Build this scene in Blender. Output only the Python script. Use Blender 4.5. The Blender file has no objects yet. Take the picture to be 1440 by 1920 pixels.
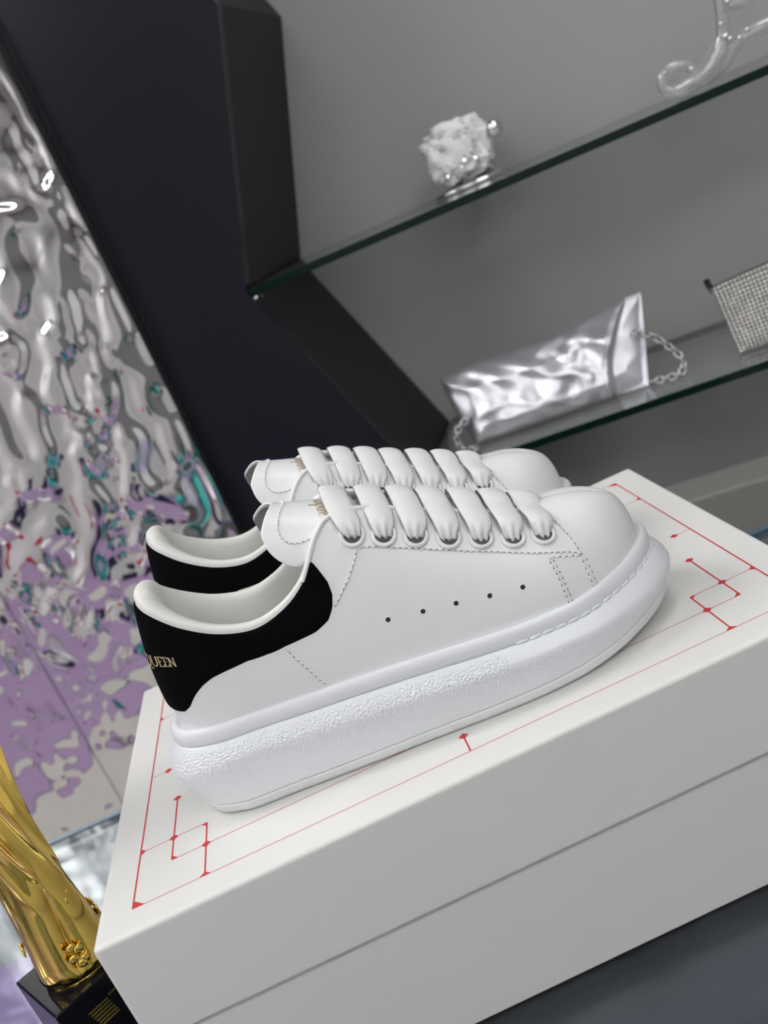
import bpy, bmesh, math, random
import numpy as np
from mathutils import Matrix, Vector
random.seed(7); RNG = np.random.default_rng(11)
SC = bpy.context.scene; COL = SC.collection
PI = math.pi

# ---------------------------------------------------------------- camera
cam = bpy.data.cameras.new('camera'); camo = bpy.data.objects.new('camera', cam); COL.objects.link(camo)
camo.matrix_world = Matrix(((0.90844139, 0.41693902, -0.02993483, 0.1888),
                            (-0.14351699, 0.24383692, -0.95913838, -0.4152),
                            (-0.392603, 0.87561716, 0.28134938, 0.3824), (0, 0, 0, 1)))
cam.sensor_fit = 'HORIZONTAL'; cam.sensor_width = 36; cam.lens = 48.18
cam.clip_start = .01; cam.clip_end = 50
cam.dof.use_dof = True; cam.dof.focus_distance = .535; cam.dof.aperture_fstop = 12.5
SC.camera = camo
# ---------------------------------------------------------------- world, exposure
w = bpy.data.worlds.new('world'); SC.world = w; w.use_nodes = True
w.node_tree.nodes['Background'].inputs[0].default_value = (.8, .85, 1, 1)
w.node_tree.nodes['Background'].inputs[1].default_value = .15
SC.view_settings.view_transform = 'Standard'; SC.view_settings.look = 'None'
SC.view_settings.gamma = 1; SC.view_settings.use_curve_mapping = False
SC.view_settings.exposure = 0.18
SC.cycles.max_bounces = 10; SC.cycles.sample_clamp_indirect = 6
SC.cycles.caustics_reflective = False; SC.cycles.caustics_refractive = False
LIGHT = 7.0      # ceiling lamp strength
LAMPS = [(-1.3, .95, .45, .30), (-1.1, .25, .45, .30), (.7, .0, .30, .20), (-.9, -1.5, .45, .30), (.9, -1.5, .45, .30), (-3.0, -1.5, .45, .30), (-3.0, -.1, .45, .30), (-4.6, -1.5, .5, .32), (-4.6, -.1, .45, .30), (-.9, -2.9, .45, .30), (.9, -2.9, .45, .30)]  # unseen panels; some added to brighten the lid and the mirrored left wall
CRYS, FIG, CLU, RHI = (.206, .145), (.433, .05), (.116, .052), (.402, .055)
RIP = 1.0
# ---------------------------------------------------------------- helpers
def mat(name, col, rough=.5, metal=0., bump=None, spec=.5, sheen=0., coat=0., emit=0., trans=0., ior=1.45, alpha=1.):
    m = bpy.data.materials.new(name); m.use_nodes = True
    b = m.node_tree.nodes['Principled BSDF']
    def s(k, v):
        if k in b.inputs: b.inputs[k].default_value = v
    s('Base Color', (*col, 1)); s('Roughness', rough); s('Metallic', metal); s('Specular IOR Level', spec)
    s('Sheen Weight', sheen); s('Coat Weight', coat); s('Coat Roughness', .05); s('Transmission Weight', trans); s('IOR', ior); s('Alpha', alpha)
    if emit: s('Emission Color', (*col, 1)); s('Emission Strength', emit)
    if bump:
        kind, scale, strength, dist = bump
        nt = m.node_tree; tc = nt.nodes.new('ShaderNodeTexCoord'); bp = nt.nodes.new('ShaderNodeBump')
        bp.inputs['Strength'].default_value = strength; bp.inputs['Distance'].default_value = dist
        if kind == 'voronoi':
            t = nt.nodes.new('ShaderNodeTexVoronoi'); t.feature = 'SMOOTH_F1'; t.inputs['Scale'].default_value = scale; t.inputs['Smoothness'].default_value = .35
            o = t.outputs['Distance']; bp.invert = True
        elif kind == 'dome':
            t = nt.nodes.new('ShaderNodeTexVoronoi'); t.voronoi_dimensions = '2D'; t.inputs['Randomness'].default_value = .55; t.inputs['Scale'].default_value = scale; pw = nt.nodes.new('ShaderNodeMath'); pw.operation = 'POWER'; pw.inputs[1].default_value = 2; nt.links.new(t.outputs['Distance'], pw.inputs[0]); o = pw.outputs[0]; bp.invert = True
        elif kind == 'cells':
            t = nt.nodes.new('ShaderNodeTexVoronoi'); t.feature = 'DISTANCE_TO_EDGE'; t.voronoi_dimensions = '2D'; t.inputs['Randomness'].default_value = .4; t.inputs['Scale'].default_value = scale; o = t.outputs['Distance']
        else:
            t = nt.nodes.new('ShaderNodeTexNoise'); t.inputs['Scale'].default_value = scale; t.inputs['Detail'].default_value = 5; o = t.outputs['Fac']
        nt.links.new(tc.outputs['UV' if kind in ('dome', 'cells') else 'Object'], t.inputs['Vector']); nt.links.new(o, bp.inputs['Height']); nt.links.new(bp.outputs['Normal'], b.inputs['Normal'])
    return m
def mesh(name, V, F, mt, parent=None, smooth=True, kind=None, mats=None, mi=None, uv=None):
    me = bpy.data.meshes.new(name); me.from_pydata([tuple(map(float, v)) for v in V], [], [tuple(int(i) for i in f) for f in F])
    for m in (mats or [mt]): me.materials.append(m)
    if mi is not None: me.polygons.foreach_set('material_index', mi)
    if smooth: me.polygons.foreach_set('use_smooth', [True]*len(me.polygons))
    if uv is not None:
        l = me.uv_layers.new(name='UVMap'); ix = np.empty(len(me.loops), int); me.loops.foreach_get('vertex_index', ix)
        l.data.foreach_set('uv', np.asarray(uv, float)[ix].ravel())
    me.update()
    return link(name, me, parent, kind)
def link(name, me, parent=None, kind=None, loc=None, rot=None, scale=None):
    o = bpy.data.objects.new(name, me); COL.objects.link(o)
    if parent: o.parent = parent
    if kind: o['kind'] = kind
    if loc is not None: o.location = loc
    if rot is not None: o.rotation_euler = rot
    if scale is not None: o.scale = scale
    return o
def thing(name, label, cat, loc=(0, 0, 0), rz=0., group=None):
    o = bpy.data.objects.new(name, None); COL.objects.link(o); o.empty_display_size = .02
    o.location = loc; o.rotation_euler = (0, 0, rz); tag(o, label, cat, group); return o
def tag(o, label, cat, group=None):
    o['label'] = label; o['category'] = cat
    if group: o['group'] = group
    return o
def grid_faces(nu, nv, cu=False, cv=False, flip=False, off=0):
    F = []
    for i in range(nu if cu else nu-1):
        for j in range(nv if cv else nv-1):
            a, b = i*nv+j, ((i+1) % nu)*nv+j; c, d = ((i+1) % nu)*nv+(j+1) % nv, i*nv+(j+1) % nv
            F.append((a+off, b+off, c+off, d+off) if not flip else (a+off, d+off, c+off, b+off))
    return F
def box_bm(bm, lo, hi, bevel=0, seg=2):
    r = bmesh.ops.create_cube(bm, size=1)['verts']
    lo, hi = Vector(lo), Vector(hi)
    for v in r: v.co = Vector((lo[k]+(v.co[k]+.5)*(hi[k]-lo[k]) for k in range(3)))
    if bevel:
        es = list({e for v in r for e in v.link_edges})
        bmesh.ops.bevel(bm, geom=es, offset=bevel, segments=seg, affect='EDGES', profile=.5)
def box(name, lo, hi, mt, parent=None, bevel=0, seg=2, kind=None, smooth=False, rot=None):
    bm = bmesh.new(); box_bm(bm, lo, hi, bevel, seg); return bmo(name, bm, mt, parent, kind, smooth)
def bmo(name, bm, mt, parent=None, kind=None, smooth=True):
    me = bpy.data.meshes.new(name); bmesh.ops.recalc_face_normals(bm, faces=bm.faces); bm.to_mesh(me); bm.free(); me.materials.append(mt)
    if smooth: me.polygons.foreach_set('use_smooth', [True]*len(me.polygons))
    return link(name, me, parent, kind)
def spline(P, n):
    P = np.asarray(P, float); k = np.concatenate([[0], np.cumsum(np.linalg.norm(np.diff(P[:, :3], axis=0), axis=1))])
    return pchip(k, P, np.linspace(0, k[-1], n))
def resample(P, step):
    P = np.asarray(P, float); k = np.concatenate([[0], np.cumsum(np.linalg.norm(np.diff(P, axis=0), axis=1))])
    n = max(2, int(round(k[-1]/step))+1); q = np.linspace(0, k[-1], n)
    return np.stack([np.interp(q, k, P[:, i]) for i in range(P.shape[1])], 1)
def tube_vf(P, r, ns=10, closed=False, cap=True):
    P = np.asarray(P, float); n = len(P); r = np.broadcast_to(np.asarray(r, float), (n,))
    if closed: d = np.roll(P, -1, 0)-np.roll(P, 1, 0)
    else: d = np.gradient(P, axis=0)
    d /= np.linalg.norm(d, axis=1, keepdims=True)+1e-12
    a = np.array([.13, .31, 1.]) if abs(d[0][2]) < .9 else np.array([1., .2, .1])
    V = []
    for i in range(n):
        a = a-d[i]*(a@d[i]); a /= np.linalg.norm(a); b = np.cross(d[i], a)
        for k in range(ns):
            t = 2*PI*k/ns; V.append(P[i]+r[i]*(math.cos(t)*a+math.sin(t)*b))
    F = grid_faces(n, ns, cu=closed, cv=True)
    if cap and not closed: F += [tuple(range(ns))[::-1], tuple(range((n-1)*ns, n*ns))]
    return V, F
class MB:
    def __init__(s): s.V = []; s.F = []
    def add(s, V, F): o = len(s.V); s.V += [tuple(v) for v in V]; s.F += [tuple(i+o for i in f) for f in F]; return s
    def build(s, name, mt, parent=None, kind=None, smooth=True): return mesh(name, s.V, s.F, mt, parent, smooth, kind)
def torus_me(name, R, r, mt, nr=28, ns=10, flat=1.):
    V = []; 
    for i in range(nr):
        for j in range(ns):
            a, b = 2*PI*i/nr, 2*PI*j/ns; V.append(((R+r*math.cos(b))*math.cos(a), (R+r*math.cos(b))*math.sin(a), r*flat*math.sin(b)))
    me = bpy.data.meshes.new(name); me.from_pydata(V, [], grid_faces(nr, ns, True, True)); me.materials.append(mt)
    me.polygons.foreach_set('use_smooth', [True]*len(me.polygons)); return me
def noise2(shape, step, waves):
    """band limited relief: waves = (wavelength x, wavelength z, spread); unit variance"""
    a = RNG.standard_normal(shape); fx = np.fft.fftfreq(shape[0], step)[:, None]; fz = np.fft.fftfreq(shape[1], step)[None]
    k = np.sqrt((fx*waves[0])**2+(fz*waves[1])**2); h = np.fft.ifft2(np.fft.fft2(a)*np.exp(-((k-1)/waves[2])**2)).real
    return h/h.std()

def pchip(xs, ys, x):
    xs=np.asarray(xs,float); ys=np.asarray(ys,float); x=np.asarray(x,float)
    h=np.diff(xs); d=np.diff(ys,axis=0)/(h if ys.ndim==1 else h[:,None])
    m=np.zeros_like(ys)
    m[1:-1]=(d[1:]+d[:-1])/2; m[0]=d[0]; m[-1]=d[-1]
    i=np.clip(np.searchsorted(xs,x,side='right')-1,0,len(xs)-2)
    t=(x-xs[i])/h[i]; hh=h[i]
    if ys.ndim>1: t=t[...,None]; hh=hh[...,None]
    return (2*t**3-3*t**2+1)*ys[i]+(t**3-2*t**2+t)*hh*m[i]+(-2*t**3+3*t**2)*ys[i+1]+(t**3-t**2)*hh*m[i+1]
# stations of the upper: foot line B, top line T (x, half width, z), then profile weights
ST=np.array([
 (.0150,.0000,.0490, .0235,.0000,.1190, .30,.33,.0045,.30,.30,.0040),
 (.0182,.0125,.0490, .0252,.0110,.1180, .30,.33,.0045,.30,.30,.0040),
 (.0265,.0215,.0485, .0300,.0180,.1130, .33,.33,.0042,.33,.33,.0035),
 (.0430,.0265,.0478, .0410,.0235,.1030, .33,.33,.0040,.33,.33,.0030),
 (.0620,.0285,.0468, .0560,.0265,.0935, .33,.33,.0038,.33,.33,.0028),
 (.0820,.0308,.0460, .0730,.0283,.0885, .33,.33,.0036,.33,.33,.0025),
 (.0980,.0332,.0452, .0890,.0287,.0912, .33,.36,.0034,.33,.33,.0022),
 (.1120,.0352,.0445, .1020,.0280,.0980, .30,.38,.0032,.36,.31,.0020),
 (.1220,.0366,.0440, .1105,.0268,.1070, .26,.40,.0030,.40,.28,.0015),
 (.1320,.0380,.0432, .1190,.0250,.1170, .20,.42,.0028,.45,.24,.0010),
 (.1420,.0393,.0424, .1290,.0220,.1220, .14,.44,.0025,.50,.20,.0005),
 (.1550,.0410,.0413, .1450,.0180,.1180, .08,.46,.0022,.55,.16,.0000),
 (.1750,.0433,.0395, .1700,.0160,.1045, .05,.48,.0020,.55,.13,.0000),
 (.1950,.0447,.0380, .1950,.0145,.0910, .04,.50,.0018,.55,.10,.0000),
 (.2150,.0447,.0370, .2150,.0120,.0815, .03,.54,.0016,.55,.06,.0000),
 (.2285,.0420,.0368, .2255,.0050,.0790, .02,.58,.0015,.57,.03,.0000),
 (.2370,.0392,.0372, .2300,.0000,.0785, .01,.60,.0015,.58,.00,.0000),
 (.2515,.0315,.0385, .2410,.0000,.0762, .00,.62,.0015,.60,-.02,.0000),
 (.2615,.0222,.0398, .2505,.0000,.0732, .00,.63,.0015,.60,-.02,.0000),
 (.2680,.0120,.0410, .2565,.0000,.0700, .00,.64,.0015,.60,-.02,.0000),
 (.2705,.0000,.0415, .2605,.0000,.0675, .00,.65,.0015,.60,-.02,.0000)])
NS=len(ST)
def stations(u):
    k=np.arange(NS)
    # mirror one station past both ends so heel and toe close smoothly
    a=ST[1].copy(); a[[1,4]]*=-1; b=ST[-2].copy(); b[[1,4]]*=-1
    ext=np.vstack([a,ST,b])
    return pchip(np.arange(-1,NS+1),ext,np.asarray(u,float)*(NS-1))
def S(u,v):
    """upper surface, u 0 heel .. 1 toe, v 0 sole .. 1 top edge; y = +half width"""
    u=np.asarray(u,float); v=np.asarray(v,float); q=stations(u); e=1e-3
    d=stations(u+e)-stations(u-e)
    n=np.stack([-d[...,1],d[...,0],0*d[...,0]],-1); n/=np.linalg.norm(n,axis=-1,keepdims=True)+1e-12
    B=q[...,0:3]; T=q[...,3:6]; h=(T-B).copy(); dz=h[...,2:3].copy(); h[...,2]=0
    Z=np.zeros_like(B); Z[...,2]=1
    P1=B+h*q[...,6:7]+Z*dz*q[...,7:8]+n*q[...,8:9]
    P2=T-h*q[...,9:10]-Z*dz*q[...,10:11]+n*q[...,11:12]
    v=v[...,None]; w=1-v
    return B*w**3+3*P1*v*w*w+3*P2*v*v*w+T*v**3
def SN(u,v):
    e=1e-3
    a=S(u+e,v)-S(u-e,v); b=S(u,np.minimum(v+e,1))-S(u,np.maximum(v-e,0))
    n=np.cross(b,a); n/=np.linalg.norm(n,axis=-1,keepdims=True)+1e-12
    return n   # outward on the +y side
OUT=np.array([(0,0),(.004,.0165),(.014,.0270),(.030,.0335),(.055,.0370),(.090,.0425),(.130,.0475),(.165,.0525),(.200,.0548),(.228,.0520),(.251,.0430),(.2680,.0305),(.2785,.0160),(.2825,0)])
def outline(n=220):
    full=np.vstack([OUT,OUT[-2:0:-1]*[1,-1]])
    seg=np.linalg.norm(np.diff(np.vstack([full,full[:1]]),axis=0),axis=1)**.5; t=np.concatenate([[0],np.cumsum(seg)])
    L=t[-1]; ext=np.vstack([full[-3:],full,full[:4]]); te=np.concatenate([t[-4:-1]-L,t[:-1],t[:4]+L])
    p=pchip(te,ext,np.linspace(0,L,2000,endpoint=False))
    # even by length
    s=np.concatenate([[0],np.cumsum(np.linalg.norm(np.diff(np.vstack([p,p[:1]]),axis=0),axis=1))])
    pp=np.vstack([p,p[:1]]); q=np.linspace(0,s[-1],n,endpoint=False)
    o=np.stack([np.interp(q,s,pp[:,k]) for k in (0,1)],1)
    d=np.roll(o,-1,0)-np.roll(o,1,0); nn=np.stack([-d[:,1],d[:,0]],1); nn/=np.linalg.norm(nn,axis=1,keepdims=True)
    return o,nn   # nn outward
# ================================================================= setting: the shop room
TH = -.3665; CU, SU = math.cos(TH), math.sin(TH); PC = np.array([.2232, .6878, 0.])   # the display wall is turned 21 degrees
def WP(u, n, z): return (PC[0]+CU*u-SU*n, PC[1]+SU*u+CU*n, z)
white = mat('white_paint', (.80, .80, .80), .6); grey_paint = mat('grey_paint', (.36, .36, .37), .7)
beige_tile = mat('beige_floor', (.39, .375, .35), .35); dim_grey = mat('dim_grey_paint', (.24, .24, .245), .7)
def struct(name, lo, hi, mt): return box(name, lo, hi, mt, kind='structure')
struct('floor', (-5.6, -3.7, -.96), (3.6, 2.6, -.9), beige_tile)
struct('ceiling', (-5.6, -3.7, 1.95), (3.6, 2.6, 2.0), white)
struct('wall_left', (-5.6, -3.7, -.9), (-5.5, 2.6, 1.95), white)
struct('wall_front', (-5.6, -3.7, -.9), (3.6, -3.6, 1.95), mat('pale_grey_paint', (.55, .55, .55), .6))
struct('reflection_panel_1', (-4.95, -3.6, -.9), (-3.2, -3.58, 1.95), dim_grey)  # unseen panels added for grey and white patches in the rippled mirror
struct('reflection_panel_2', (-3.19, -3.6, -.9), (-.6, -3.58, 1.95), white); struct('reflection_panel_3', (-5.5, -3.6, -.9), (-4.96, -3.58, 1.95), white)
struct('wall_right', (3.5, -3.7, -.9), (3.6, 2.6, 1.95), white)
struct('wall_back', (-5.6, 2.5, -.9), (3.6, 2.6, 1.95), grey_paint)
lamp_glow = mat('lamp_diffuser', (1, 1, 1), .4, emit=LIGHT); lamp_frame = mat('lamp_frame', (.75, .75, .75), .4)
n = 0
for (x, y, sx, sy) in LAMPS:
    col_ = 'far left' if x < -4 else 'left' if x < -2 else 'middle' if x < 0 else 'right'; row_ = 'rearmost row' if y > .5 else 'row over the table' if y > -1 else 'row behind the camera' if y > -2 else 'row nearest the shop front'
    t = thing('ceiling_light', 'white ceiling light panel outside the picture, %s of the %s' % (col_, row_), 'light', (x, y, 1.9), 0, 'ceiling light panels')
    box('diffuser', (-sx, -sy, .01), (sx, sy, .03), lamp_glow, t); 
    for (a, b, c, d) in ((-sx-.03, -sy-.03, sx+.03, -sy), (-sx-.03, sy, sx+.03, sy+.03), (-sx-.03, -sy, -sx, sy), (sx, -sy, sx+.03, sy)): box('frame', (a, b, 0), (c, d, .05), lamp_frame, t)
# guessed rug and invented seats, coloured to make the smears in the rippled mirror
lilac_fab = mat('lilac_carpet', (.27, .185, .315), .9); teal = mat('teal_fabric', (.03, .33, .32), .8); red = mat('red_fabric', (.45, .03, .06), .8); navy = mat('navy_fabric', (.02, .025, .06), .7)
rug = box('rug', (-4.9, -3.0, -.9), (-2.1, .9, -.885), lilac_fab, bevel=.005); tag(rug, 'lilac rug on the shop floor, seen smeared in the mirror', 'rug')
ADDED_POUFS = [(-2.5, -1.5, .16, .40, teal, 'teal'), (-4.3, -1.4, .13, .45, red, 'red'), (-3.5, -1.8, .15, .45, navy, 'navy'), (-2.9, -.75, .15, .42, white, 'white'), (-3.2, -2.5, .15, .5, mat('green_fabric', (.02, .12, .10), .8), 'dark green')]
for (x, y, r, h, m, nm) in ADDED_POUFS:
    t = thing('pouf', nm+' round pouf added to colour the reflection, seen smeared in the mirror', 'pouf', (x, y, -.885 if x > -4.9 else -.9))
    prof = [(0, 0), (r*.9, 0), (r, .03), (r, h-.08), (r*.94, h-.02), (r*.8, h), (0, h+.01)]
    V = [(a*math.cos(k*PI/12), a*math.sin(k*PI/12), b) for a, b in prof for k in range(24)]
    mesh('cushion', V, grid_faces(len(prof), 24, cv=True), m, t)
# ================================================================= display wall: black zigzag cabinet
black_gloss = mat('black_gloss_panel', (.009, .010, .016), .25, spec=.45)
charcoal = mat('charcoal_panel', (.014, .016, .015), .55); niche = mat('grey_niche', (.415, .405, .41), .75, bump=('noise', 9, .08, .01))
cab = thing('display_cabinet', 'black display cabinet with zigzag sided grey niche behind the shoes', 'cabinet', WP(0, 0, 0), TH)
Z1, Z2, U1, U2, DEP = .3368, .0792, -.0401, .0562, .218
zz = [(U2, Z1+5*(Z1-Z2)), (U1, Z1+4*(Z1-Z2)), (U2, Z1+3*(Z1-Z2)), (U1, Z1+2*(Z1-Z2)), (U2, Z1+(Z1-Z2)), (U1, Z1), (U2, Z2), (U1, Z2-(Z1-Z2)), (U2, Z2-2*(Z1-Z2))]
zz = [(u, z) for u, z in zz if z < 1.9]
UR = 1.45
bm = bmesh.new()      # front panel: outline polygon left of the zigzag, given thickness
vs = [bm.verts.new((u, 0, z)) for u, z in zz]; L = [bm.verts.new((-1.0, 0, z)) for u, z in zz]
for i in range(len(zz)-1): bm.faces.new((vs[i], L[i], L[i+1], vs[i+1]))
r = bmesh.ops.extrude_face_region(bm, geom=bm.faces[:]); bmesh.ops.translate(bm, vec=(0, .014, 0), verts=[v for v in r['geom'] if isinstance(v, bmesh.types.BMVert)])
bmo('front_panel', bm, black_gloss, cab, smooth=False)
bm = bmesh.new()
vs = [bm.verts.new((UR-(u-U1), 0, z)) for u, z in zz]; L = [bm.verts.new((UR+.4, 0, z)) for u, z in zz]
for i in range(len(zz)-1): bm.faces.new((vs[i], L[i], L[i+1], vs[i+1]))
r = bmesh.ops.extrude_face_region(bm, geom=bm.faces[:]); bmesh.ops.translate(bm, vec=(0, .014, 0), verts=[v for v in r['geom'] if isinstance(v, bmesh.types.BMVert)])
bmo('front_panel', bm, black_gloss, cab, smooth=False)
for i in range(len(zz)-1):
    for sgn in (0, 1):
        (a, za), (b, zb) = zz[i], zz[i+1]
        e = .0005; t_ = .010
        if sgn: q = [(UR-(a-U1), za), (UR-(b-U1), zb), (UR-(b-U1)+t_, zb), (UR-(a-U1)+t_, za)]
        else: q = [(a, za), (b, zb), (b-t_, zb), (a-t_, za)]
        V = [(u, y, z) for y in (.0145, DEP) for u, z in q]
        mesh('side_panel', V, [(0, 1, 2, 3), (7, 6, 5, 4), (0, 4, 5, 1), (1, 5, 6, 2), (2, 6, 7, 3), (3, 7, 4, 0)], charcoal, cab, smooth=False)
box('back_panel', (-.3, DEP+.0005, -.9), (UR+.4, DEP+.02, 1.85), niche, cab)
plinth = mat('grey_plinth', (.22, .215, .20), .45)
box('plinth', (-.03, -.06, -.9), (UR+.3, -.002, -.012), plinth, cab, bevel=.003)
# ---- glass shelves
def glass_mat(name, tint, gl=.05, painted_sheen=.0):
    m = bpy.data.materials.new(name); m.use_nodes = True; nt = m.node_tree; nt.nodes.clear()
    o = nt.nodes.new('ShaderNodeOutputMaterial'); t = nt.nodes.new('ShaderNodeBsdfTransparent'); g = nt.nodes.new('ShaderNodeBsdfGlossy'); x = nt.nodes.new('ShaderNodeMixShader'); f = nt.nodes.new('ShaderNodeLayerWeight'); pw = nt.nodes.new('ShaderNodeMath'); pw.operation = 'POWER'; pw.inputs[1].default_value = 4.5; ma = nt.nodes.new('ShaderNodeMath'); ma.operation = 'MULTIPLY_ADD'; ma.inputs[1].default_value = .9; ma.inputs[2].default_value = .045
    t.inputs[0].default_value = (*tint, 1); g.inputs['Roughness'].default_value = gl; nt.links.new(f.outputs['Facing'], pw.inputs[0]); nt.links.new(pw.outputs[0], ma.inputs[0])
    g.inputs[0].default_value = (.9, .93, .92, 1)
    nt.links.new(ma.outputs[0], x.inputs[0]); df = nt.nodes.new('ShaderNodeBsdfDiffuse'); df.inputs[0].default_value = (.8, .82, .81, 1); x2 = nt.nodes.new('ShaderNodeMixShader'); x2.inputs[0].default_value = painted_sheen; nt.links.new(t.outputs[0], x2.inputs[1]); nt.links.new(df.outputs[0], x2.inputs[2]); nt.links.new(x2.outputs[0], x.inputs[1]); nt.links.new(g.outputs[0], x.inputs[2]); nt.links.new(x.outputs[0], o.inputs[0]); return m
shelf_glass = glass_mat('shelf_glass', (.95, .965, .96), .05, .10); shelf_glass_up = glass_mat('upper_shelf_glass', (.95, .965, .96), .08, .14); green_edge = mat('green_glass_edge', (.002, .014, .009), .12, spec=.3)  # white diffuse share stands in for bright reflections on the shelf tops
steel = mat('polished_steel', (.75, .75, .76), .18, 1.)
def shelf(z, ul, label, gm):
    t = thing('glass_shelf', label, 'shelf', WP(0, 0, z), TH)
    lo, hi = (ul+.006, -.004, -.0052), (UR-.06, DEP-.001, .0030)
    x0, y0, z0 = lo; x1, y1, z1 = hi
    V = [(x0, y0, z0), (x1, y0, z0), (x1, y1, z0), (x0, y1, z0), (x0, y0, z1), (x1, y0, z1), (x1, y1, z1), (x0, y1, z1)]
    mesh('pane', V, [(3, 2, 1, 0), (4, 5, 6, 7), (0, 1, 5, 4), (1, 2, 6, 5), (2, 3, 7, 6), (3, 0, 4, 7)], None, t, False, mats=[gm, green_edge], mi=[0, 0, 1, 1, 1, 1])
    for y in (.006, .18):
        V, F = tube_vf([(ul+.001, y, -.009), (ul+.012, y, -.009)], .0024, 10); mesh('shelf_pin', V, F, steel, t)
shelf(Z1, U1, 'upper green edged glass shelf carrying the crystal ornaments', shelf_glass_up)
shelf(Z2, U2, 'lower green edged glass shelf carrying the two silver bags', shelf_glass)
# ================================================================= rippled steel mirror panels
ripple = mat('rippled_mirror_steel', (.92, .91, .90), .03, 1.)
mir_edge = mat('mirror_edge', (.55, .53, .52), .3, 1.)
def mirror(u0, u1, z0, z1, n, label):
    t = thing('mirror_panel', label, 'mirror', WP(u0, n, z0), TH)
    st = .0022; nx, nz = int((u1-u0)/st), int((z1-z0)/st)
    h = noise2((nx, nz), st, (.056, .068, .40)); h = np.tanh(h*.9)*.00140*RIP+noise2((nx, nz), st, (.021, .025, .35))*.00020*np.clip(noise2((nx, nz), st, (.16, .16, .5))+.3, 0, 1.5)
    X, Z = np.meshgrid(np.linspace(0, u1-u0, nx), np.linspace(0, z1-z0, nz), indexing='ij')
    k = np.clip(np.minimum(X, (u1-u0)-X)/.012, 0, 1); h = h*(k*k*(3-2*k))
    k = np.clip((Z+z0+.20)/.22, .30, 1); h = h*k
    mesh('rippled_sheet', np.stack([X, -h-.006, Z], -1).reshape(-1, 3), grid_faces(nx, nz), ripple, t)
    box('backing', (0, -.0045, 0), (u1-u0, .009, z1-z0), mir_edge, t)
mirror(-.497, -.166, -.60, 1.15, -.010, 'rippled silver mirror panel next to the black cabinet front')
mirror(-.832, -.4985, -.60, 1.15, -.010, 'rippled silver mirror panel at the left, beyond the vertical seam')
# ================================================================= table
TY = -.045
table = thing('table', 'glass topped table with rippled silver, lilac and dark sheets under the shoe box', 'table', (.2, .380, 0), TY)
X0, X1, Y0, Y1 = -.64, .58, -.80, .004
clear = glass_mat('table_glass', (.93, .96, .97), .07); blue_edge = mat('blue_glass_edge', (.10, .17, .24), .2)
V = [(x, y, z) for z in (-.010, 0) for x, y in ((X0, Y0), (X1, Y0), (X1, Y1), (X0, Y1))]
mesh('glass_top', V, [(3, 2, 1, 0), (4, 5, 6, 7), (0, 1, 5, 4), (1, 2, 6, 5), (2, 3, 7, 6), (3, 0, 4, 7)], None, table, False, mats=[clear, blue_edge], mi=[0, 0, 1, 1, 1, 1])
silver_sheet = mat('silver_ripple_sheet', (.30, .30, .32), .40, .05); lilac_sheet = mat('lilac_ripple_sheet', (.50, .36, .62), .25, .35); dark_sheet = mat('dark_sheet', (.060, .065, .080), .32)
def sheet(name, x0, x1, y0, y1, mt, amp, wl):
    st = .003; nx, ny = int((x1-x0)/st), int((y1-y0)/st)
    h = np.tanh(noise2((nx, ny), st, (wl, wl, .5)))*amp
    X, Y = np.meshgrid(np.linspace(x0, x1, nx), np.linspace(y0, y1, ny), indexing='ij')
    mesh(name, np.stack([X, Y, -.0135+h], -1).reshape(-1, 3), grid_faces(nx, ny), mt, table)
sheet('silver_sheet', X0, X1, -.128, Y1, silver_sheet, .0008, .036)
sheet('lilac_sheet', X0, -.245, Y0, -.128, lilac_sheet, .0010, .04)
sheet('dark_sheet', -.245, X1, Y0, -.128, dark_sheet, .0022, .10)
box('refraction_strip', (X0, Y1-.0052, -.001), (X1, Y1+.0006, .0009), blue_edge, table, bevel=.0004)  # blue strip paints the refracted line along the glass's back edge
box('apron', (X0+.01, Y0+.01, -.07), (X1-.01, Y1-.004, -.017), mat('table_apron', (.50, .49, .47), .4), table)
for x in (X0+.05, X1-.05):
    for y in (Y0+.05, Y1-.05): box('leg', (x-.02, y-.02, -.9), (x+.02, y+.02, -.07), steel, table, bevel=.003)
# ================================================================= shoe box
LX, LY, LH, LS = .3869, .286, .13, .0587
paper = mat('white_box_paper', (.80, .795, .77), .55, spec=.3, bump=('noise', 260, .05, .002)); ink = mat('red_ink', (.62, .045, .05), .6)
sb = thing('shoe_box', 'white lidded shoe box with red line pattern under the two shoes', 'box')
lid = box('lid', (0, 0, LH-LS), (LX, LY, LH), paper, sb, bevel=.0024, seg=4, smooth=False)
box('base', (.0034, .0034, .0), (LX-.0034, LY-.0034, LH-LS-.0003), mat('white_box_paper_base', (.80, .79, .785), .6, spec=.3), sb, bevel=.0012)
M_ = .0185; pat = MB(); zt = LH+.00008
def quad(pts): pat.add([(x, y, zt) for x, y in pts], [tuple(range(len(pts)))])
def hl(x0, x1, y, w=.00022): quad([(x0, y-w), (x1, y-w), (x1, y+w), (x0, y+w)])
def vl(x, y0, y1, w=.00042): pat.add([(a, b, zt+.00003) for a, b in ((x-w, y0), (x+w, y0), (x+w, y1), (x-w, y1))], [(0, 1, 2, 3)])
def dia(x, y, r=.0027): pat.add([(a, b, zt+.00006) for a, b in ((x-r, y), (x, y-r), (x+r, y), (x, y+r))], [(0, 1, 2, 3)])
def tri(x, y, dx, dy, r=.0034): pat.add([(a, b, zt+.00006) for a, b in ([(x, y), (x+dx*r, y), (x, y+dy*r)] if dx*dy > 0 else [(x, y), (x, y+dy*r), (x+dx*r, y)])], [(0, 1, 2)])
for y in (M_, LY-M_): hl(M_, LX-M_, y)
for x in (M_, LX-M_): vl(x, M_, LY-M_)
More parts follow.
